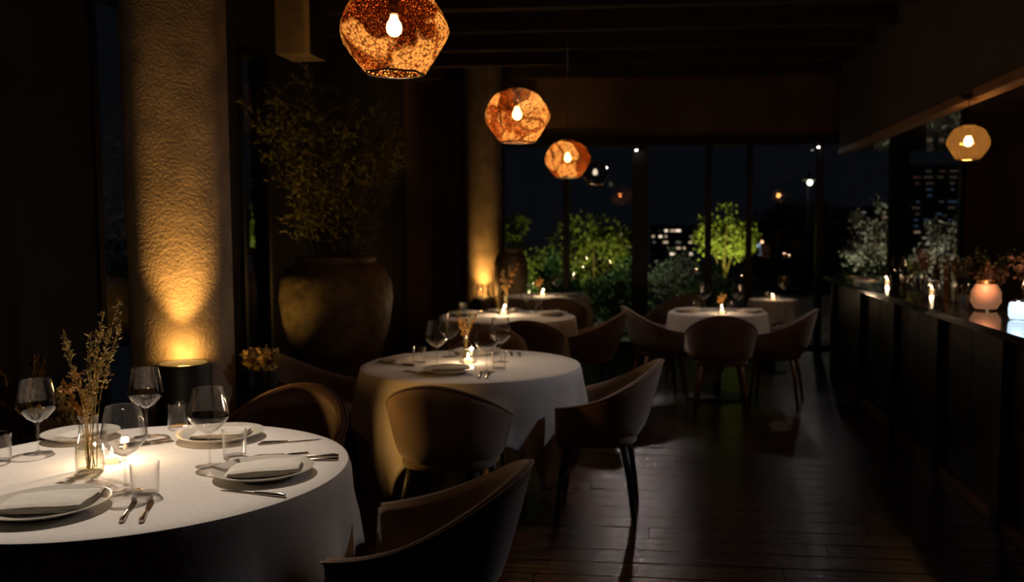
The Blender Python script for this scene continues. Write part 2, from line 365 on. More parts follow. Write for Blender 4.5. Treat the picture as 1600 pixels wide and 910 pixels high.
# ------------------------------------------------------------------ uplight pedestals
def pedestal(loc, h, label):
    t = thing('uplight_pedestal', label, 'pedestal', loc, group='black uplight pedestals')
    obj('drum', lathe([(0, 0), (.115, 0), (.12, .01), (.12, h-.02), (.115, h), (.10, h), (.105, h-.12), (0, h-.12)], 40), 'black', t)
    obj('lamp_lens', lathe([(0, h-.12), (.05, h-.12), (.05, h-.10), (0, h-.095)], 20), emit('uplight lens', AMB, 6), t)
pedestal((-2.175, 3.838, 0), .885, 'black drum pedestal with an uplight at the foot of the near plaster column')
pedestal((-2.11, 10.275, 0), .68, 'black drum pedestal with an uplight at the foot of the far plaster column')

# ------------------------------------------------------------------ chairs
def shell_bm():
    # tub shell facing +Y (opening +Y), origin at floor centre
    NU, NV = 40, 9; bm = bmesh.new(); rows = []
    AM = R(128)
    for side in (0, 1):
        rr = []
        for i in range(NU+1):
            a = -AM + 2*AM*i/NU        # 0 = straight back (-Y)
            h = ((cos(a)+1)/2)**2.2
            ztop = .595 + (.815-.595)*h
            col = []
            for j in range(NV+1):
                v = j/NV; z = .385 + (ztop-.385)*v
                fl = .74 + .26*v**.55 + .06*v*h
                rx = .285*fl; ry = .275*fl
                if v < .25: k = .78 + .22*(v/.25)**.5; rx *= k; ry *= k
                off = .0 if side == 0 else -.038
                # straighten arms
                x = sin(a)*(rx+off); y_ = -cos(a)*(ry+off)
                if abs(a) > R(90): x = math.copysign((rx+off)*(1 - .10*((abs(a)-R(90))/R(38))**2), a); y_ = (abs(a)-R(90))/R(38)*.20
                y_ -= .05*v*h
                col.append(bm.verts.new((x, y_, z)))
            rr.append(col)
        rows.append(rr)
    O, I = rows
    def q(*v): f = bm.faces.new(v); f.smooth = True
    for i in range(NU):
        for j in range(NV):
            q(O[i][j], O[i+1][j], O[i+1][j+1], O[i][j+1]); q(I[i][j], I[i][j+1], I[i+1][j+1], I[i+1][j])
        q(O[i][NV], O[i+1][NV], I[i+1][NV], I[i][NV]); q(O[i][0], I[i][0], I[i+1][0], O[i+1][0])
    for i in (0, NU):
        for j in range(NV): q(O[i][j], O[i][j+1], I[i][j+1], I[i][j])
    # base pan under seat closing the shell
    c = bm.verts.new((0, .02, .375)); ring = [O[i][0] for i in range(NU+1)]
    for i in range(NU): q(ring[i], c, ring[i+1])
    q(ring[NU], c, ring[0])
    bmesh.ops.recalc_face_normals(bm, faces=bm.faces)
    bmesh.ops.bevel(bm, geom=[e for e in bm.edges if e.calc_face_angle(0) > R(50)], offset=.009, segments=2, affect='EDGES')
    return smooth(bm)
def seat_bm():
    bm = bmesh.new(); n = 32
    for (s, z) in ((.0, 0),): pass
    def ring(s, z): return [bm.verts.new((s*.222*math.copysign(abs(cos(2*pi*i/n))**.75, cos(2*pi*i/n)), .02 + s*.225*math.copysign(abs(sin(2*pi*i/n))**.75, sin(2*pi*i/n)), z)) for i in range(n)]
    rs = [ring(.9, .39), ring(.99, .40), ring(1, .44), ring(.97, .465), ring(.85, .475), ring(.4, .478)]
    for a, b in zip(rs, rs[1:]):
        for i in range(n): bm.faces.new((a[i], a[(i+1) % n], b[(i+1) % n], b[i]))
    bm.faces.new(rs[0][::-1]); bm.faces.new(rs[-1]); return smooth(bm)
def piping_bm(sh):
    pts = []
    AM = R(128)
    for i in range(41):
        a = -AM + 2*AM*i/40; h = ((cos(a)+1)/2)**2.2; zt = .595+.22*h; fl = 1+.06*h; rx, ry = .285*fl-.002, .275*fl-.002
        x = sin(a)*rx; y_ = -cos(a)*ry
        if abs(a) > R(90): x = math.copysign(rx*(1-.10*((abs(a)-R(90))/R(38))**2), a); y_ = (abs(a)-R(90))/R(38)*.20
        pts.append((x, y_-.05*h, zt-.004))
    return tube(bmesh.new(), pts, .005, 6)
MS = {}
def chair_parts(kind, root):
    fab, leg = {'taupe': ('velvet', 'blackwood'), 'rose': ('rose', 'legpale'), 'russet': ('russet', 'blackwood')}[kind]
    if not MS:
        for k, f in (('shell', shell_bm()), ('seat', seat_bm()), ('piping', piping_bm(0))):
            me = bpy.data.meshes.new(k); f.to_mesh(me); f.free(); MS[k] = me
        for k, (sx, sy) in enumerate(((-1, -1), (1, -1), (-1, 1), (1, 1))):
            bm = tube(bmesh.new(), [(sx*.15, sy*.14, .392), (sx*.175, sy*.17, .25), (sx*.205, sy*.20, 0)], [.021, .018, .010], 10)
            me = bpy.data.meshes.new('leg'); bm.to_mesh(me); bm.free(); MS['leg%d' % k] = me
    for nm, key, mt in (('shell', 'shell', fab), ('seat_cushion', 'seat', fab), ('piping', 'piping', fab)):
        me = MS[key].copy(); me.materials.append(M[mt]); obj(nm, me, None, root)
    for k in range(4):
        me = MS['leg%d' % k].copy(); me.materials.append(M[leg]); obj('leg', me, None, root)
protos = {}
def chair(x, y, deg, kind, label):
    # deg: direction the sitter faces, 0 = +Y, 90 = -X
    if kind not in protos:
        o = thing('dining_chair', label, 'chair'); chair_parts(kind, o); protos[kind] = o
    else: o = copy_tree(protos[kind])
    o.location = (x, y, .001); o.rotation_euler.z = R(deg); tag(o, label, 'chair', 'upholstered tub dining chairs')
    return o
chair(-.72, 2.53, 90, 'taupe', 'taupe velvet tub chair nearest the viewer, right of the front table')
chair(-.345, 4.62, 90, 'taupe', 'taupe tub chair on the right of the second table, beside the open floor')
chair(-1.0, 4.08, -2, 'taupe', 'tub chair seen from behind in front of the second table, left edge lit amber')
chair(-1.98, 4.85, -84, 'taupe', 'dim tub chair on the left of the second table below the large urn')
chair(-1.17, 5.62, 172, 'taupe', 'dark tub chair on the far side of the second table')
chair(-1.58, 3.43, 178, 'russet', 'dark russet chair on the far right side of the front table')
chair(-.64, 7.40, 84, 'taupe', 'taupe tub chair on the right of the third table, nearest the glass')
chair(-1.06, 6.80, 6, 'taupe', 'shadowed tub chair with its back to the viewer at the third table')
chair(-1.06, 8.88, 4, 'taupe', 'dark tub chair with its back to the viewer at the farthest left table')
chair(-.05, 7.83, -76, 'rose', 'dusty rose tub chair left of the small round table by the windows')
chair(.95, 7.72, 76, 'rose', 'dusty rose tub chair right of the small round table by the windows')
chair(.45, 7.30, 0, 'rose', 'tub chair with its back to the viewer at the small round table by the windows')
chair(.10, 8.95, 150, 'rose', 'dim tub chair beyond the small round table, against the glass')

# ------------------------------------------------------------------ tables and cloths
def cloth_bm(Rt, s, rot, folds, seed):
    rnd = random.Random(seed); N = 240; bm = bmesh.new(); top = .75
    ph = [rnd.uniform(0, 2*pi) for _ in range(4)]
    def fold(a):
        return .55*cos(folds*a+ph[0]) + .3*cos((folds*1.7)//1*a+ph[1]) + .25*cos(3*a+ph[2])
    rings = []
    for r in (Rt*.25, Rt*.5, Rt*.75, Rt*.93, Rt*.985):
        rings.append([(r*cos(2*pi*i/N), r*sin(2*pi*i/N), top+.002) for i in range(N)])
    rings.append([(Rt*1.003*cos(2*pi*i/N), Rt*1.003*sin(2*pi*i/N), top-.002) for i in range(N)])
    rings.append([(Rt*1.010*cos(2*pi*i/N), Rt*1.010*sin(2*pi*i/N), top-.014) for i in range(N)])
    NJ = 14
    for j in range(1, NJ+1):
        t = j/NJ; rg = []
        for i in range(N):
            a = 2*pi*i/N; c = a - rot
            L = s/max(abs(cos(c)), abs(sin(c))); q = 1/max(abs(cos(c)), abs(sin(c)))
            L = min(L, s*1.36) - Rt - .02; corner = (q-1)/.414
            d = t*L
            f = fold(a)
            r = Rt*1.010 + .004 + (.042 + .045*corner)*f*min(1, t*1.6)**1.2*(d/.35)**.7 + .035*d/.35*(1-.9*corner) + .02*corner*t
            r -= .10*corner*t*t*(.5+.5*cos(4*(c-pi/4)*2))
            r = max(r, Rt*1.008 - .16*t*corner)
            z = top - .014 - d*.985
            rg.append((r*cos(a), r*sin(a), max(z, .012)))
        rings.append(rg)
    V = [[bm.verts.new(p) for p in rg] for rg in rings]; c = bm.verts.new((0, 0, top+.002))
    for i in range(N): bm.faces.new((c, V[0][i], V[0][(i+1) % N]))
    for a, b in zip(V, V[1:]):
        for i in range(N): bm.faces.new((a[i], b[i], b[(i+1) % N], a[(i+1) % N]))
    bmesh.ops.recalc_face_normals(bm, faces=bm.faces)
    return smooth(bm)
def table(x, y, Rt, s, rot, folds, lab_t, lab_c, seed):
    t = thing('dining_table', lab_t, 'table', (x, y, 0), group='round dining tables')
    obj('tabletop', lathe([(0, .72), (Rt-.01, .72), (Rt, .728), (Rt, .742), (Rt-.006, .748), (0, .748)], 48), 'blackwood', t)
    obj('pedestal', lathe([(.035, .02), (.035, .72)], 20), 'black', t)
    b_ = min(.3, Rt*.6)
    obj('base_plate', lathe([(0, 0), (b_, 0), (b_, .012), (.05, .022), (0, .022)], 40), 'black', t)
    o = obj('tablecloth', cloth_bm(Rt, s, rot, folds, seed), 'linen', None, (x, y, 0))
    m = o.modifiers.new('thick', 'SOLIDIFY'); m.thickness = .0015; m.offset = 1
    tag(o, lab_c, 'tablecloth', 'white tablecloths')
table(-1.63, 2.57, .64, .95, R(15), 9, 'round table under the cloth nearest the viewer', 'white cloth of the nearest, brightest table at the lower left', 3)
table(-1.05, 4.77, .59, .89, R(12), 8, 'round table under the cloth of the second table', 'white cloth with a hanging corner on the second table, beside the taupe chair', 5)
table(-1.315, 7.38, .565, .84, R(30), 9, 'round table under the third cloth in the left row', 'white cloth on the third table of the left row', 8)
table(-1.29, 9.60, .475, .74, R(20), 9, 'round table at the far end of the left row', 'white cloth on the farthest table of the left row, against the glass', 9)
table(.46, 7.94, .43, .72, R(40), 13, 'small round table between rose chairs', 'pleated white cloth on the small table between the rose chairs', 12)
table(1.11, 9.40, .25, .47, R(10), 8, 'tiny round table by the window at the end of the bar', 'white cloth on the tiny table by the window near the bar end', 14)

# ------------------------------------------------------------------ tableware
def mesh(name, bm, m):
    me = bpy.data.meshes.new(name); bm.to_mesh(me); bm.free(); me.set_sharp_from_angle(angle=R(42)); me.materials.append(M[m]); return me
TZ = .7525
G = {}
bowl = [(.0, .098), (.012, .100), (.030, .113), (.046, .132), (.0550, .146), (.0540, .158), (.0475, .195), (.0405, .232)]
G['bowl'] = mesh('bowl', lathe(bowl + [(.0395, .2325)] + [(r-.0012, z+.0008) for r, z in bowl[::-1]][1:-1] + [(0, .0995)], 36), 'clear')
G['stem'] = mesh('stem', lathe([(.0034, .003), (.0034, .03), (.0032, .06), (.0036, .088), (.008, .0985)], 12), 'stemglass')
G['foot'] = mesh('foot', lathe([(0, 0), (.037, 0), (.0385, .0012), (.036, .0022), (.012, .005), (.0034, .010)], 32), 'stemglass')
G['tumbler'] = mesh('tumbler', lathe([(0, .001), (.033, 0), (.0355, .004), (.0385, .095), (.0375, .0955), (.0345, .010), (0, .009)], 32), 'clear')
G['plate'] = mesh('plate', lathe([(0, 0), (.085, 0), (.09, .004), (.115, .013), (.146, .025), (.148, .0275), (.144, .028), (.112, .0165), (.09, .0100), (0, .009)], 56), 'china')
def napkin_bm():
    # folded linen: three soft layers, the fold (right end) thicker than the open end
    bm = bmesh.new(); nx, ny = 18, 12
    for k in range(3):
        w_, h_ = .103 - .002*k, .066 - .0015*k; top, bot = [], []
        for i in range(nx+1):
            ta, ba = [], []
            for j in range(ny+1):
                u = i/nx*2-1; v = j/ny*2-1
                e = (1-abs(u)**10)**.5 * (1-abs(v)**8)**.5
                x = u*w_*(1-.02*v*v) + .003*k; y_ = v*h_*(1-.03*u*u) - .002*k
                zc = .0055 + k*.0088*(.86+.22*u) + .0012*sin(4*u+k)*(1 if k else 0) + .0010*sin(5*v+u*2+k)*(1 if k else 0)
                ta.append(bm.verts.new((x, y_, zc + e*.0058))); ba.append(bm.verts.new((x, y_, zc - e*.0046)))
            top.append(ta); bot.append(ba)
        for i in range(nx):
            for j in range(ny):
                bm.faces.new((top[i][j], top[i+1][j], top[i+1][j+1], top[i][j+1])); bm.faces.new((bot[i][j], bot[i][j+1], bot[i+1][j+1], bot[i+1][j]))
    bmesh.ops.remove_doubles(bm, verts=bm.verts, dist=.0003)
    return smooth(bm)
G['napkin'] = mesh('napkin', napkin_bm(), 'napkin')
def flat(prof, z0, th):   # outline list of (x,y) extruded
    bm = bmesh.new(); a = [bm.verts.new((x, y_, z0)) for x, y_ in prof]; b_ = [bm.verts.new((x, y_, z0+th)) for x, y_ in prof]
    bm.faces.new(a[::-1]); bm.faces.new(b_); n = len(prof)
    for i in range(n): bm.faces.new((a[i], a[(i+1) % n], b_[(i+1) % n], b_[i]))
    return bm
G['kblade'] = mesh('blade', flat([(-.006, 0), (.007, 0), (.009, .03), (.010, .07), (.006, .10), (-.001, .115), (-.006, .10)], .001, .0018), 'steel')
G['khandle'] = mesh('handle', tube(bmesh.new(), [(0, 0, .004), (0, -.03, .005), (0, -.08, .006), (0, -.098, .005)], [.0045, .0055, .0075, .006], 10), 'steel')
bm = flat([(-.003, 0), (.003, 0), (.011, .02), (.012, .035), (-.012, .035), (-.011, .02)], .003, .0018)
for k in range(4): box(bm, -.0115+k*.0068, -.0085+k*.0068, .035, .075, .003, .0048)
G['fhead'] = mesh('tines', bm, 'steel')
def wine(x, y, lab):
    t = thing('wine_glass', lab, 'glass', (x, y, TZ if x < 1.5 else BZ), random.random()*6, 'stemmed wine glasses')
    for n_ in ('bowl', 'stem', 'foot'): obj(n_, G[n_], None, t)
    t.scale = (1.12, 1.12, 1.06)
def tumbler(x, y, lab, s=1): o = tag(obj('tumbler', G['tumbler'], None, None, (x, y, TZ)), lab, 'glass', 'clear tumblers'); o.scale = (s, s, s)
def plate(x, y, lab, nap=0, lab2=None, s=1, ns=1):
    o = tag(obj('plate', G['plate'], None, None, (x, y, TZ)), lab, 'plate', 'stoneware plates'); o.scale = (s, s, 1)
    if lab2: napkin(x, y, nap, lab2, TZ+.0105, ns)
def napkin(x, y, deg, lab, z=TZ, s=1):
    o = tag(obj('napkin', G['napkin'], None, None, (x, y, z), R(deg)), lab, 'napkin', 'folded napkins'); o.scale = (s, s, s)
def knife(x, y, deg, lab):
    t = thing('table_knife', lab, 'knife', (x, y, TZ), R(deg), 'table knives'); obj('blade', G['kblade'], None, t); obj('handle', G['khandle'], None, t)
def fork(x, y, deg, lab):
    t = thing('table_fork', lab, 'fork', (x, y, TZ), R(deg), 'table forks'); obj('tines', G['fhead'], None, t); obj('handle', G['khandle'], None, t)
# glass votive with tealight and flame
def candle(x, y, lab, power=1.0, s=1, z=TZ):
    t = thing('glass_votive', lab, 'candle', (x, y, z), 0, 'candles in square glass holders'); t.scale = (s, s, s)
    bm = bmesh.new(); a = .036
    for (x0, x1, y0, y1) in ((-a, a, -a, -a+.003), (-a, a, a-.003, a), (-a, -a+.003, -a+.003, a-.003), (a-.003, a, -a+.003, a-.003)): box(bm, x0, x1, y0, y1, .004, .085)
    box(bm, -a, a, -a, a, 0, .004); obj('holder', bm, 'clear', t)
    obj('tealight', lathe([(0, .005), (.019, .005), (.019, .022), (.016, .0225), (0, .0215)], 20), 'wax', t)
    obj('flame', lathe([(0, .026), (.0045, .031), (.0055, .036), (.003, .045), (0, .053)], 10), 'flame', t)
    lamp('candle_light', 'POINT', (x, y, z+.058*s), power, (1, .70, .42), None, .012)
def vase(x, y, lab, s=1):
    t = thing('bottle_vase', lab, 'vase', (x, y, TZ), 0, 'clear glass bottle vases'); t.scale = (s, s, s)
    p = [(0, .002), (.036, .001), (.040, .008), (.041, .05), (.038, .085), (.029, .115), (.0265, .14), (.028, .165), (.031, .178)]
    obj('body', lathe(p + [(r-.0018, z) for r, z in p[::-1]][:-1] + [(0, .006)], 32), 'clear', t)
    obj('water', lathe([(0, .008), (.037, .009), (.0385, .05), (.036, .075), (0, .075)], 24), 'water', t)
def sprigs(x, y, tips, lab, s=1, z=TZ, mats=('straw', 'strawo'), base=.012):
    t = thing('dried_flowers', lab, 'dried flowers', (x, y, z), 0, 'dried flower stems in vases')
    for k, (dx, dy, h, kind) in enumerate(tips):
        bm = bmesh.new(); pts = []; bx = random.uniform(-base, base); by = random.uniform(-base, base)
        for i in range(9):
            u = i/8; pts.append(Vector((bx*(1-u) + dx*u**1.6 + .004*sin(7*u+k), by*(1-u) + dy*u**1.6, .012*s + (h-.012)*u)))
        tube(bm, pts, [.0018*s*(1-.6*i/8) for i in range(9)], 5)
        st = obj('stem', bm, mats[0], t)
        bm = bmesh.new()
        for i in range(int(60 if kind else 130)):
            u = random.uniform(.52 if kind == 0 else .55, 1); q = u*8; a = int(min(q, 7)); p = pts[a].lerp(pts[a+1], q-a)
            d = (pts[a+1]-pts[a]).normalized()*1.0 + rv(.55)
            L = random.uniform(.010, .024)*s*(1.3 if kind else 1)
            if kind == 0:
                q2 = p + d.normalized()*random.uniform(0, .030*s*(1.25-u))
                leafq(bm, q2, d, L*.8, L*.32)
            else: leafq(bm, p, d, L, L*.5)
        o = obj('seed_head', bm, mats[1] if kind else mats[0], st); o['kind'] = 'stuff'
# ---- table 1
plate(-1.62, 2.165, 'plate at the lower left edge of the nearest table', 12, 'folded napkin on the lower left plate of the nearest table', 1.05, 1.12)
plate(-1.20, 2.545, 'plate on the right side of the nearest table', 18, 'folded napkin on the right-hand plate of the nearest table', 1, 1.03)
plate(-1.56, 2.98, 'plate on the far side of the nearest table', 8, 'folded napkin on the far plate of the nearest table', 1, .92)
plate(-2.05, 2.93, 'plate seen just left of the vase on the nearest table', 70, 'folded napkin on the plate behind the vase of the nearest table', .85, .7)
wine(-2.06, 2.727, 'wine glass at the far left of the nearest table')
wine(-1.837, 2.985, 'wine glass just left of the far plate on the nearest table')
wine(-1.512, 2.345, 'wine glass in the middle foreground of the nearest table, beside the two knives')
wine(-1.415, 2.632, 'wine glass between the far and right plates of the nearest table')
tumbler(-2.10, 2.60, 'tumbler at the left end of the nearest table')
tumbler(-1.435, 2.315, 'tumbler standing right beside the front wine glass of the nearest table')
tumbler(-1.385, 2.735, 'tumbler between the far and right plates of the nearest table')
tumbler(-1.80, 3.125, 'tumbler on the far edge of the nearest table')
vase(-1.748, 2.535, 'clear bottle vase with dried grasses on the nearest table')
sprigs(-1.748, 2.535, [(.10, .02, .52, 0), (.085, .04, .45, 0), (.03, -.02, .42, 0), (-.06, .03, .30, 1), (-.05, -.02, .27, 1), (-.065, .0, .42, 0), (.06, -.01, .36, 0), (.05, .01, .48, 0), (-.02, .01, .24, 0)],
       'dried grass plumes and orange petals in the vase on the nearest table')
candle(-1.742, 2.635, 'square glass candle holder glowing behind the vase on the nearest table', 2.4)
# small pot of pale leaves
knife(-1.400, 2.178, 23, 'left one of the two knives near the front edge of the nearest table')
knife(-1.352, 2.182, 24, 'right one of the two knives near the front edge of the nearest table')
fork(-1.235, 2.775, -60, 'fork above the right plate of the nearest table')
knife(-1.15, 2.76, 100, 'knife at the right rim of the nearest table')
fork(-1.135, 2.72, 98, 'fork at the right rim of the nearest table')
knife(-1.30, 2.95, -62, 'knife right of the far plate on the nearest table')
fork(-1.78, 2.90, -40, 'fork left of the far plate on the nearest table')
fork(-1.755, 2.87, -44, 'second fork left of the far plate on the nearest table')
knife(-1.14, 2.36, 78, 'knife below the right plate of the nearest table')
napkin(-1.72, 3.09, 30, 'loose crumpled napkin on the far edge of the nearest table', TZ, .6)
# ---- table 2
plate(-1.10, 4.47, 'plate at the front edge of the second table', 6, 'folded napkin on the front plate of the second table', .92, .85)
plate(-1.10, 5.15, 'plate on the far side of the second table', -8, 'folded napkin on the far plate of the second table', .95, .95)
napkin(-1.47, 4.83, 60, 'folded napkin lying at the left side of the second table', TZ, 1.1)
wine(-1.215, 4.665, 'wine glass left of the candle on the second table')
wine(-.914, 4.51, 'wine glass right of the candle on the second table')
wine(-1.235, 5.03, 'wine glass behind the left wine glass on the second table')
wine(-.905, 4.86, 'second wine glass right of the candle on the second table, farther back')
tumbler(-1.335, 4.743, 'tumbler at the left of the second table')
tumbler(-.865, 4.60, 'tumbler beside the right wine glass of the second table')
vase(-1.13, 5.0, 'small bottle vase behind the candle on the second table', .8)
sprigs(-1.13, 5.0, [(.05, .02, .24, 1), (-.04, .0, .22, 1), (.03, -.03, .26, 0), (-.05, .03, .27, 0), (.0, .0, .22, 1)], 'dried sprigs in the vase on the second table', .8)
candle(-1.075, 4.80, 'square glass candle holder lit on the second table', 1.5, 1.15)
knife(-.925, 4.40, 10, 'left knife right of the front plate of the second table'); knife(-.885, 4.40, 8, 'right knife right of the front plate of the second table')
fork(-.90, 5.17, 12, 'left fork beside the far plate of the second table'); fork(-.85, 5.16, 12, 'right fork beside the far plate of the second table')
knife(-1.42, 4.70, 60, 'knife beside the left napkin of the second table'); fork(-1.27, 4.46, 70, 'fork left of the front plate of the second table')
# ---- table 3
plate(-1.40, 7.72, 'plate on the far side of the third table', 0, 'folded napkin on the far plate of the third table')
plate(-.97, 7.50, 'plate on the right side of the third table', 30, 'folded napkin on the right plate of the third table')
plate(-1.68, 7.42, 'plate on the left side of the third table', 70, 'folded napkin on the left plate of the third table')
wine(-1.575, 7.62, 'frontmost of the wine glasses at the left of the third table'); wine(-1.655, 7.78, 'middle wine glass at the left of the third table'); wine(-1.52, 7.84, 'rearmost wine glass at the left of the third table')
wine(-1.19, 7.62, 'wine glass right of the candle on the third table'); tumbler(-1.09, 7.66, 'tumbler right of the candle on the third table')
tumbler(-1.72, 7.52, 'tumbler at the left of the third table')
vase(-1.375, 7.62, 'bottle vase behind the candle on the third table', .8)
sprigs(-1.375, 7.62, [(.06, .0, .36, 1), (.10, .0, .42, 1), (-.03, .0, .33, 1), (.04, .02, .40, 0), (-.01, -.02, .36, 0), (.02, 0, .3, 1)], 'tall dried stems in the vase on the third table', 1.3)
candle(-1.365, 7.46, 'square glass candle holder lit on the third table', 2.3, 1.25)
# ---- table 4
candle(-1.32, 9.56, 'square glass candle holder lit on the far left table', 1.2, 1.2)
wine(-1.18, 9.66, 'wine glass right of the candle on the far left table'); wine(-1.45, 9.5, 'wine glass left of the candle on the far left table')
plate(-1.0, 9.55, 'plate on the far left table', 0, 'folded napkin on the far left table')
sprigs(-1.38, 9.72, [(.03, 0, .16, 1), (-.04, 0, .15, 1), (.0, .02, .18, 1)], 'low dried blooms on the far left table', 1.3)
# ---- table 5
candle(.49, 7.80, 'square glass candle holder lit on the small table between the rose chairs', .8, 1.1)
wine(.34, 8.02, 'left wine glass on the small table between the rose chairs'); wine(.645, 8.02, 'right wine glass on the small table between the rose chairs')
tumbler(.27, 8.08, 'left tumbler on the small table between the rose chairs'); tumbler(.58, 8.06, 'right tumbler on the small table between the rose chairs')
plate(.19, 7.93, 'left plate on the small table between the rose chairs', 20, 'folded napkin on the left plate between the rose chairs', .8)
plate(.74, 7.90, 'right plate on the small table between the rose chairs', -20, 'folded napkin on the right plate between the rose chairs', .8)
sprigs(.49, 7.94, [(.03, 0, .14, 1), (-.03, 0, .13, 1), (0, .02, .16, 0)], 'short dried sprigs on the small table between the rose chairs', 1)
# ---- table 6
candle(1.10, 9.32, 'square glass candle holder lit on the tiny window table', .5, 1.0)
wine(1.22, 9.42, 'wine glass on the tiny window table'); tumbler(1.06, 9.5, 'tumbler on the tiny window table')
plate(1.12, 9.50, 'plate on the tiny window table', s=.5)

# ------------------------------------------------------------------ pendants
def shade_bm(r):
    bm = bmesh.new(); n = 7
    spec = [(.24, .76, 0), (.70, .56, .5), (1.0, .0, 0), (.90, -.28, .5), (.53, -.78, 0)]
    rings = []
    for k, (q, z, o) in enumerate(spec):
        rings.append([bm.verts.new((r*q*cos(2*pi*(i+o)/n + .3), r*q*sin(2*pi*(i+o)/n + .3), r*z)) for i in range(n)])
    for k in range(len(rings)-1):
        a, b = rings[k], rings[k+1]; up = spec[k][2] > spec[k+1][2]
        for i in range(n):
            j = (i+1) % n
            if not up: bm.faces.new((a[i], b[i], a[j])); bm.faces.new((a[j], b[i], b[j]))
            else: bm.faces.new((a[i], b[i], b[j])); bm.faces.new((a[i], b[j], a[j]))
    bmesh.ops.recalc_face_normals(bm, faces=bm.faces)
    bmesh.ops.subdivide_edges(bm, edges=bm.edges, cuts=3, use_grid_fill=True, smooth=.18)
    for v in bm.verts:   # flatten the mouth
        pass
    for _ in range(1): bmesh.ops.smooth_vert(bm, verts=[v for v in bm.verts if not v.is_boundary], factor=.5, use_axis_x=True, use_axis_y=True, use_axis_z=True)
    return smooth(bm)
def pendant(loc, r, lab, m='copper', power=12, bulb='bulb', top=ZC):
    t = thing('pendant_lamp', lab, 'pendant lamp', loc, random.random(), 'glass pendant lamps')
    sh = shade_bm(r); sb = [v.co.copy() for v in sh.verts if v.is_boundary and v.co.z < 0]
    obj('shade', sh, m, t)
    sb.sort(key=lambda p: math.atan2(p.y, p.x)); bm = bmesh.new(); tube(bm, sb+[sb[0]], .0035 if r > .15 else .002, 6)
    obj('rim', bm, 'brass' if m != 'copper' else 'blackwood', t)
    obj('socket', lathe([(0, r*.78), (.035, r*.78), (.035, r*.70), (.018, r*.66), (.018, r*.25), (0, r*.25)], 20), 'black', t)
    obj('light_bulb', lathe([(.012, .045), (.016, .030), (.024, .018), (.027, .002), (.024, -.013), (.014, -.024), (0, -.028)], 20), bulb, t)
    obj('cord', tube(bmesh.new(), [(0, 0, r*.78), (0, 0, top-loc[2])], .0025, 6), 'black', t)
    obj('ceiling_rose', lathe([(0, top-loc[2]-.03), (.05, top-loc[2]-.03), (.055, top-loc[2]), (0, top-loc[2])], 24), 'black', t)
    if power: lamp('pendant_light', 'POINT', (loc[0], loc[1], loc[2]-r*.02), power, (1, .60, .28), None, .036)
    return t
pendant((-.916, 3.0, 2.167), .192, 'largest copper glass pendant, cut by the top of the frame above the nearest table', power=7)
pendant((-.83, 5.0, 2.123), .192, 'middle copper glass pendant above the second table', power=9)
pendant((-.776, 7.1, 2.04), .192, 'smallest of the three lit copper pendants, nearest the windows', power=9)
pendant((-.77, 9.8, 2.09), .165, 'dim smoked glass pendant behind the farthest copper one', 'smoke', 0, 'bulbdim')
pendant((1.984, 6.2, 2.06), .145, 'amber glass pendant hanging over the bar counter', 'amber', 5, 'bulb', 2.372)

# downlights at window head
for (x, y_, z, lab) in ((-.36, 10.95, 2.43, 'small white downlight at the wide mullion'), (1.80, 10.98, 2.45, 'small white downlight at the narrow mullion near the bar')):
    t = thing('downlight', lab, 'light', (x, y_, z), 0, 'small downlights')
    obj('housing', B(-.02, .02, 0, .17, .0, .07), 'black', t)
    obj('lens', lathe([(0, -.012), (.012, -.008), (.014, 0), (0, 0)], 12), 'spotled', t)

# ------------------------------------------------------------------ urns and branches
def urn(loc, r, h, lab):
    t = thing('urn', lab, 'urn', loc, 0, 'large clay urns')
    p = [(0, 0), (.42, 0), (.45, .02), (.55, .15), (.76, .40), (.94, .62), (1.0, .76), (.97, .86), (.84, .94), (.66, .965), (.66, .98), (.70, .99), (.70, 1.0), (.62, 1.0), (.60, .97), (.55, .9), (0, .86)]
    obj('body', lathe([(q*r, z*h) for q, z in p], 64), 'clay', t)
    bm = lathe([(.66*r, .975*h), (.705*r, .978*h), (.715*r, .992*h), (.69*r, 1.003*h), (.61*r, 1.003*h)], 64)
    obj('rim', bm, 'clay', t)
urn((-2.42, 6.4, 0), .41, 1.28, 'large clay urn full of branches behind the second table')
urn((-1.78, 10.24, 0), .20, 1.25, 'slim clay urn lit amber beside the far column')
def branches(loc, n, rx, H, lab):
    t = thing('leafy_branches', lab, 'branches', loc)
    for k in range(n):
        a = 2*pi*k/n + random.uniform(-.2, .2); q = random.uniform(.15, 1)
        h = H*random.uniform(.62, 1)*(1-.12*q); dx = rx*q*cos(a); dy = rx*.55*q*sin(a)
        if dx > .25*rx: h *= .86
        bx, by = .17*cos(a)*q, .17*sin(a)*q; pts = []
        for i in range(8):
            u = i/7; pts.append(Vector((bx + (dx-bx)*u**1.5, by + (dy-by)*u**1.5, h*u)))
        st = obj('stem', tube(bmesh.new(), pts, [.006*(1-.75*i/7) for i in range(8)], 5), 'stem', t)
        bm = bmesh.new()
        for j in range(46):
            u = random.uniform(.2, 1); s_ = u*7; ii = int(min(s_, 6)); p = pts[ii].lerp(pts[ii+1], s_-ii)
            d = Vector((cos(a), sin(a)*.7, .9)) * .5 + rv(.55); d.normalize(); L = random.uniform(.08, .2)
            for m_ in range(12):
                pp = p + d*L*m_/12 + Vector((0, 0, -.25*(L*m_/12)**2)); leafq(bm, pp, d + rv(.5), random.uniform(.025, .055), random.uniform(.007, .014))
        o = obj('foliage', bm, 'leafd', st); o['kind'] = 'stuff'
branches((-2.42, 6.4, 1.12), 30, .66, 1.55, 'tall spray of olive green leafy branches in the large urn')

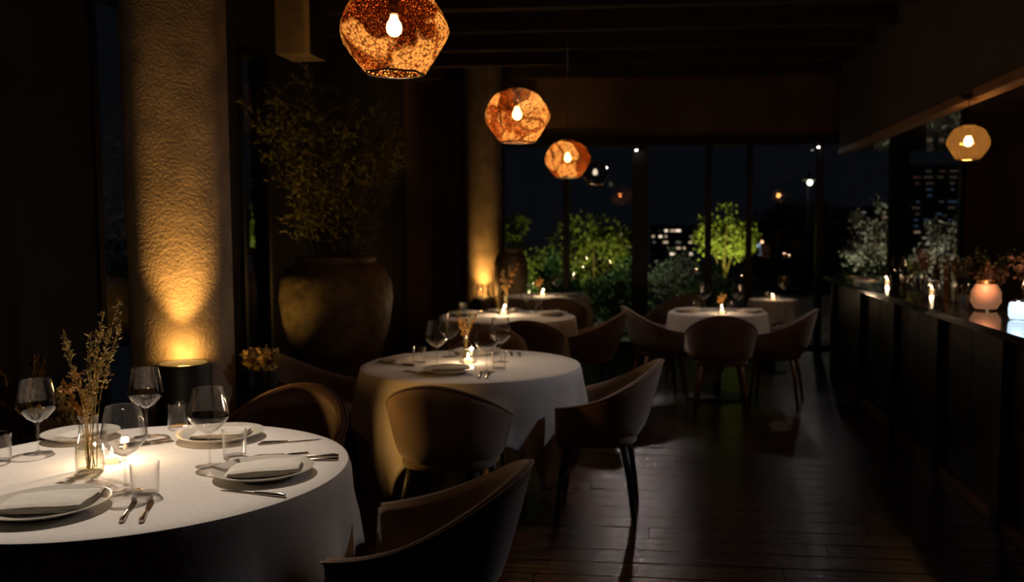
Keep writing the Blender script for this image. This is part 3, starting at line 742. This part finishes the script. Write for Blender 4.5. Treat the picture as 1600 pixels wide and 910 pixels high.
# low planting behind the front table (between column and second table)
def grasses(loc, n, h, lab, m='strawo', spread=.12, wide=.03):
    t = thing('dried_bouquet', lab, 'dried flowers', loc, 0, 'dried bouquets')
    obj('pot', lathe([(0, 0), (.05, 0), (.065, .10), (.06, .10), (0, .09)], 20), 'black', t)
    for k in range(n):
        a = random.uniform(0, 2*pi); q = random.uniform(.2, 1)*spread; pts = [Vector((q*cos(a)*u**1.4, q*sin(a)*u**1.4, .08 + (h*random.uniform(.8, 1)-.08)*u)) for u in (0, .35, .7, 1)]
        bm = tube(bmesh.new(), pts, .002, 4); st = obj('stem', bm, 'straw', t); bm = bmesh.new()
        for j in range(26):
            u = random.uniform(.4, 1); p = pts[1].lerp(pts[3], u); leafq(bm, p, Vector((q*cos(a), q*sin(a), h*.4)) + rv(.12), random.uniform(.03, .07), wide*random.uniform(.4, 1))
        o = obj('petals', bm, m, st); o['kind'] = 'stuff'
side = thing('side_table', 'low black side table beside the near column, holding a pale bouquet', 'side table', (-1.95, 4.27, 0))
obj('top', B(-.14, .14, -.11, .11, .66, .69, bev=.004), 'black', side)
for sx in (-.12, .12):
    for sy in (-.09, .09): obj('leg', tube(bmesh.new(), [(sx, sy, 0), (sx, sy, .66)], .010, 8), 'black', side)
grasses((-1.98, 4.26, .69), 9, .19, 'pale bouquet on the side table right of the near column', 'straw', .12, .05)
grasses((-2.42, 3.38, .0), 9, .84, 'pale leafy bouquet on the floor beyond the nearest table', 'straw', .12, .06)
grasses((-3.0, 3.9, .0), 7, .92, 'dim brown bouquet at the far left by the wall', 'stem', .16, .05)

# ------------------------------------------------------------------ bar
bar = thing('bar_counter', 'long dark bar counter with polished black stone top', 'bar counter', (1.66, 5.0, 0))
obj('worktop', B(-.10, .72, -4.2, 4.12, .975, 1.015, bev=.004), 'stone', bar)
posts = [2.35, 3.45, 4.55, 5.60, 6.64, 7.76, 9.0]
obj('core', B(.06, .66, -4.15, 4.08, .0, .97), 'black', bar)
prev = .9
for yp in posts:
    obj('post', B(-.03, .06, yp-5-.055, yp-5+.055, .012, .97, bev=.003), 'blackwood', bar)
    for k in range(2):
        a = prev-5+.06 + k*(yp-prev-.115)/2; b_ = a + (yp-prev-.115)/2 - .006
        obj('front_panel', B(.015, .055, a, b_, .07, .96, bev=.003), 'barpanel', bar)
    prev = yp
obj('end_panel', B(.06, .64, 4.08, 4.10, .0, .97), 'barpanel', bar)
obj('kick_strip', B(-.012, .0585, -4.15, 4.08, .001, .06, bev=.002), 'trim', bar)
BZ = 1.0155
# back bar items
t = thing('frosted_lamp', 'blue-white frosted glass lamp standing on the bar counter', 'lamp', (1.835, 4.86, BZ))
obj('glass_shade', lathe([(0, .006), (.042, .006), (.050, .02), (.052, .06), (.047, .088), (.036, .096), (0, .096)], 32), 'frost', t)
obj('base', lathe([(0, 0), (.050, 0), (.052, .006), (0, .006)], 32), 'clear', t)
obj('cap', lathe([(.0, .096), (.038, .096), (.036, .104), (0, .106)], 24), 'steel', t)
lamp('frost_light', 'POINT', (1.79, 4.78, BZ+.13), .5, (.6, .8, 1), None, .04)
t = thing('copper_lantern', 'glowing copper coloured lantern on the bar, left of the blue-white lamp', 'lamp', (1.86, 5.42, BZ))
obj('glass_shade', lathe([(0, .01), (.06, .01), (.085, .05), (.082, .11), (.06, .15), (.045, .155), (0, .155)], 32), 'coplamp', t)
obj('foot', lathe([(0, 0), (.06, 0), (.06, .01), (0, .01)], 24), 'brass', t)
obj('collar', lathe([(.047, .150), (.052, .155), (.052, .17), (.047, .172)], 24), 'brass', t)
lamp('lantern_light', 'POINT', (1.80, 5.28, BZ+.2), 1.6, (1, .5, .28), None, .03)
def bouquet(x, y, z, n, h, lab, m, sp):
    t = thing('bar_bouquet', lab, 'flowers', (x, y, z), 0, 'bouquets on the bar')
    p = [(0, 0), (.03, 0), (.036, .03), (.026, .08), (.030, .10)]
    obj('glass_jar', lathe(p + [(r-.002, q) for r, q in p[::-1]][:-1], 20), 'clear', t)
    for k in range(n):
        a = random.uniform(0, 6.28); q = random.uniform(.3, 1)*sp; pts = [Vector((q*cos(a)*u**1.4, q*sin(a)*u**1.4, .01+h*random.uniform(.85, 1.1)*u)) for u in (0, .4, .75, 1)]
        st = obj('stem', tube(bmesh.new(), pts, .0016, 4), 'stem', t); bm = bmesh.new()
        for j in range(22): p_ = pts[1].lerp(pts[3], random.uniform(.2, 1)); leafq(bm, p_ + rv(.012), rv(), random.uniform(.02, .045), random.uniform(.012, .026))
        o = obj('blossoms', bm, m, st); o['kind'] = 'stuff'
bouquet(2.12, 5.05, BZ, 10, .26, 'coral bouquet behind the blue-white lamp on the bar', 'petal', .16)
bouquet(2.16, 5.50, BZ, 10, .30, 'coral bouquet behind the copper lantern on the bar', 'petal', .15)
bouquet(2.20, 6.3, BZ, 8, .30, 'green and rust bouquet under the amber pendant on the bar', 'leafy', .15)
bouquet(2.20, 7.1, BZ, 8, .26, 'pale bouquet in the middle of the bar', 'leafs', .14)
bouquet(2.16, 8.1, BZ, 7, .18, 'small yellow-green bouquet at the far end of the bar', 'leafy', .10)
bot = [(0, 0), (.036, 0), (.038, .01), (.038, .17), (.030, .20), (.014, .23), (.013, .29), (.015, .292), (.015, .30), (0, .30)]
bmes = {k: mesh('bottle', lathe(bot, 20), k) for k in ('bottle', 'bottlew')}
capm = mesh('cap', lathe([(0, .30), (.016, .30), (.016, .325), (0, .325)], 16), 'brass')
for k, (x, y_, m_, s_) in enumerate([(2.28, 5.9, 'bottle', .8), (2.27, 6.7, 'bottlew', .75), (2.26, 6.9, 'bottle', .7), (2.27, 7.5, 'bottlew', .8), (2.25, 7.72, 'bottle', .75), (2.28, 5.72, 'bottlew', .7)]):
    where = ['right of the amber pendant', 'left of the bouquet under the amber pendant', 'farther left of the bouquet under the amber pendant', 'left of the pale bouquet', 'second left of the pale bouquet', 'beside the copper lantern bouquet'][k]
    t = thing('bottle', '%s bottle on the bar, %s' % ('dark green' if m_ == 'bottle' else 'amber', where), 'bottle', (x, y_, BZ), 0, 'bottles on the bar')
    t.scale = (s_,)*3; obj('glass_body', bmes[m_], None, t); obj('cap', capm, None, t)
wh = ['nearest to the blue-white lamp', 'left of the blue-white lamp', 'in front of the copper lantern', 'left of the copper lantern', 'under the amber pendant', 'in front of the amber bottle', 'in the middle of the bar', 'past the middle of the bar', 'towards the far end of the bar', 'near the far end of the bar', 'at the far end of the bar']
for k, (x, y_) in enumerate([(1.93, 5.02), (1.98, 5.2), (1.76, 5.5), (2.02, 5.75), (1.98, 6.05), (2.06, 6.5), (1.98, 6.85), (2.05, 7.2), (1.97, 7.55), (2.05, 7.95), (2.0, 8.4)]):
    o = tag(obj('bar_glass', G['tumbler'], None, None, (x, y_, BZ)), 'short clear glass on the bar, ' + wh[k], 'glass', 'short glasses on the bar'); o.scale = (.9, .9, .9)
for k, (x, y_, lab) in enumerate([(1.93, 8.05, 'candle glowing at the far end of the bar'), (2.0, 6.98, 'candle glowing in the middle of the bar')]):
    candle(x, y_, 'small ' + lab, .4, .8, BZ)
for k, (x, y_, lab) in enumerate([(2.02, 5.16, 'in front of the coral bouquet, beside the blue-white lamp'), (1.95, 5.62, 'left of the copper lantern'), (1.86, 5.95, 'second left of the copper lantern'), (1.9, 6.42, 'below the amber pendant'), (1.92, 6.62, 'just past the amber pendant'), (1.9, 7.3, 'in the middle of the bar'), (1.95, 7.75, 'beyond the middle of the bar')]):
    wine(x, y_, 'stemmed glass on the bar counter ' + lab)
bouquet(2.12, 4.72, BZ, 12, .34, 'tall coral bouquet at the right frame edge on the bar', 'petal', .17)
bouquet(2.0, 5.78, BZ, 9, .22, 'low rust bouquet left of the copper lantern on the bar', 'petal', .12)
bouquet(2.12, 6.75, BZ, 9, .24, 'low olive bouquet past the amber pendant on the bar', 'leafd', .13)
bouquet(2.12, 7.6, BZ, 9, .26, 'blush and grey bouquet beyond the middle of the bar', 'petal', .12)
tr = thing('serving_tray', 'dark serving tray lying at the far end of the bar', 'tray', (1.82, 8.55, BZ))
obj('tray_base', B(-.12, .12, -.2, .2, 0, .008, bev=.002), 'steel', tr)
obj('tray_rim', tube(bmesh.new(), [(-.12, -.2, .012), (.12, -.2, .012), (.12, .2, .012), (-.12, .2, .012), (-.12, -.2, .012)], .005, 6), 'steel', tr)

# ------------------------------------------------------------------ garden outside
terr = tag(obj('terrace', B(-14, 14, Y1+.2, 40, -.12, -.03), 'terrace'), 'pale stone terrace beyond the windows', 'terrace', kind='structure')
def shrub(x, y, rx, rz, zc, n, m, lab, cat='shrub', trunk=True, leaf=.10):
    t = thing('shrub' if cat == 'shrub' else 'tree', lab, cat, (x, y, -.03))
    if trunk:
        bm = bmesh.new(); tube(bm, [(0, 0, 0), (.03, .0, zc*.6), (.0, .02, zc)], [.05*rx+.02, .03*rx+.012, .01], 8)
        for k in range(4):
            a = k*1.6; tube(bm, [(0, 0, zc*.4), (rx*.4*cos(a), rx*.4*sin(a), zc), (rx*.7*cos(a), rx*.7*sin(a), zc+rz*.4)], [.02, .012, .004], 6)
        obj('trunk', bm, 'stem', t)
    bm = bmesh.new(); cl = [Vector((random.gauss(0, .45)*rx, random.gauss(0, .45)*rx, zc + random.gauss(0, .42)*rz)) for _ in range(26)]
    for k in range(n):
        c = random.choice(cl); p = c + rv(.16*rx)
        if (p.x/rx)**2 + (p.y/rx)**2 + ((p.z-zc)/rz)**2 > 1.15 or p.z < .02: continue
        leafq(bm, p, rv() + Vector((0, 0, .3)), leaf*random.uniform(.5, 1.2), leaf*.4)
    o = obj('foliage', bm, m, t); o['kind'] = 'stuff'
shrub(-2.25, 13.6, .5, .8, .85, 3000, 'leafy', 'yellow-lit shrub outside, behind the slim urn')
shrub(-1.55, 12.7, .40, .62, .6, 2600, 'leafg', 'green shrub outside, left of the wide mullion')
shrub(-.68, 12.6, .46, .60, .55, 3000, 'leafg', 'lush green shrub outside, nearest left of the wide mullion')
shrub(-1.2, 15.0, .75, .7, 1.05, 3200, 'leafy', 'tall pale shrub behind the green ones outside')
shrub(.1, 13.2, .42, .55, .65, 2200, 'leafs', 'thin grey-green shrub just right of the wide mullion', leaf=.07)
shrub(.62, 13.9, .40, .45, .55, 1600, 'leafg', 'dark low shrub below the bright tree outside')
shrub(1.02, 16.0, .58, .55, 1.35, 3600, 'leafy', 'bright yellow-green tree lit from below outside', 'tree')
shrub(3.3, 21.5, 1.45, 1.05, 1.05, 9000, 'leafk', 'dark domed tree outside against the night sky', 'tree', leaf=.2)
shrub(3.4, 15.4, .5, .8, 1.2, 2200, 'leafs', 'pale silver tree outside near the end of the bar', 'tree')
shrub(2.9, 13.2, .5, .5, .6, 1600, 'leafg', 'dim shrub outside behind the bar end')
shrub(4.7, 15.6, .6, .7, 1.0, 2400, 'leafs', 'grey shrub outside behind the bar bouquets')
for k, (x, y_, h, lab) in enumerate([(-8.3, 13.5, 1.4, 'dark shrub outside the narrow left window')]):
    shrub(x, y_, 1.0, 1.0, .9, 1500, 'leafg', lab)
# far buildings with lit windows
def building(x0, x1, y_, h, cols, rows, lab, cw, tints, p=.6, seed=1):
    rnd = random.Random(seed); t = thing('apartment_building', lab, 'building', ((x0+x1)/2, y_, -.03)); W = (x1-x0)/2
    obj('facade', B(-W, W, 0, 3, 0, h), 'facade', t)
    obj('roof_edge', B(-W-.1, W+.1, -.1, 3.1, h, h+.12), 'facade', t)
    dx = 2*W/cols; z0 = h*cw; dz = (h-z0)/rows
    for i in range(cols):
        for j in range(rows):
            if rnd.random() > p: continue
            ww = dx*rnd.uniform(.25, .8); cx = -W + (i+.5)*dx + rnd.uniform(-.1, .1)*dx; cz = z0 + (j+.5)*dz
            mt = EM[rnd.choice(tints if not isinstance(tints[0], list) else tints[min(len(tints)-1, int(len(tints)*j/rows))])]
            obj('lit_window', B(cx-ww/2, cx+ww/2, -.03, .0, cz-dz*.18, cz+dz*.14), mt, t)
EM = {}
for nm, c, s in (('warm', (1, .70, .45), .20), ('warm2', (1, .72, .45), .75), ('white', (1, .95, .85), .13), ('blue', (.35, .6, 1), .045), ('dim', (.9, .7, .5), .03), ('rust', (1, .42, .28), .03), ('hot', (1, .8, .6), 1.8)):
    EM[nm] = emit('lit window ' + nm, c, s)
building(-.7, 1.3, 42, 1.5, 7, 5, 'low distant building with warm windows right of the wide mullion', .1, ['warm', 'warm2', 'white', 'dim', 'hot'], .55, 2)
building(7.3, 8.6, 36, 2.2, 5, 9, 'distant building with rows of pale windows behind the bar end', .2, ['dim', 'white', 'dim', 'warm'], .6, 4)
building(8.4, 11.9, 32, 3.55, 9, 17, 'distant building with bluish and warm windows behind the bar', .0, [['warm', 'white', 'dim'], ['white', 'dim', 'warm'], ['blue', 'dim'], ['blue', 'blue', 'dim'], ['rust', 'dim']], .62, 5)
building(-3.6, -1.7, 44, 1.3, 6, 4, 'low distant building with warm windows beyond the green shrubs', .1, ['warm', 'dim', 'warm2'], .5, 6)
building(-24.5, -22.5, 46, 2.2, 4, 5, 'distant building with white windows seen through the narrow left window', .5, ['white', 'hot', 'dim'], .6, 7)
# glowing globe on a pole, put in for a lamp reflected in the glass
t = thing('lamp_reflection', 'small glowing globe standing in for a lamp reflection, above the dark tree', 'lamp reflection', (3.0, 19.3, -.03))
obj('pole', tube(bmesh.new(), [(0, .25, 0), (0, .25, 2.6), (0, .12, 2.72), (0, 0, 2.6)], .02, 8), 'black', t)
obj('globe', lathe([(0, 2.40), (.04, 2.42), (.055, 2.46), (.04, 2.50), (0, 2.52)], 16), emit('lamp reflection globe', (1, .9, .75), 6), t)
obj('hood', lathe([(0, 2.56), (.05, 2.55), (.16, 2.51), (.16, 2.505), (0, 2.52)], 20), 'leafs', t)
lamp('lamp_reflection_light', 'POINT', (3.0, 19.2, 2.40), 4, (1, .9, .75), None, .05)
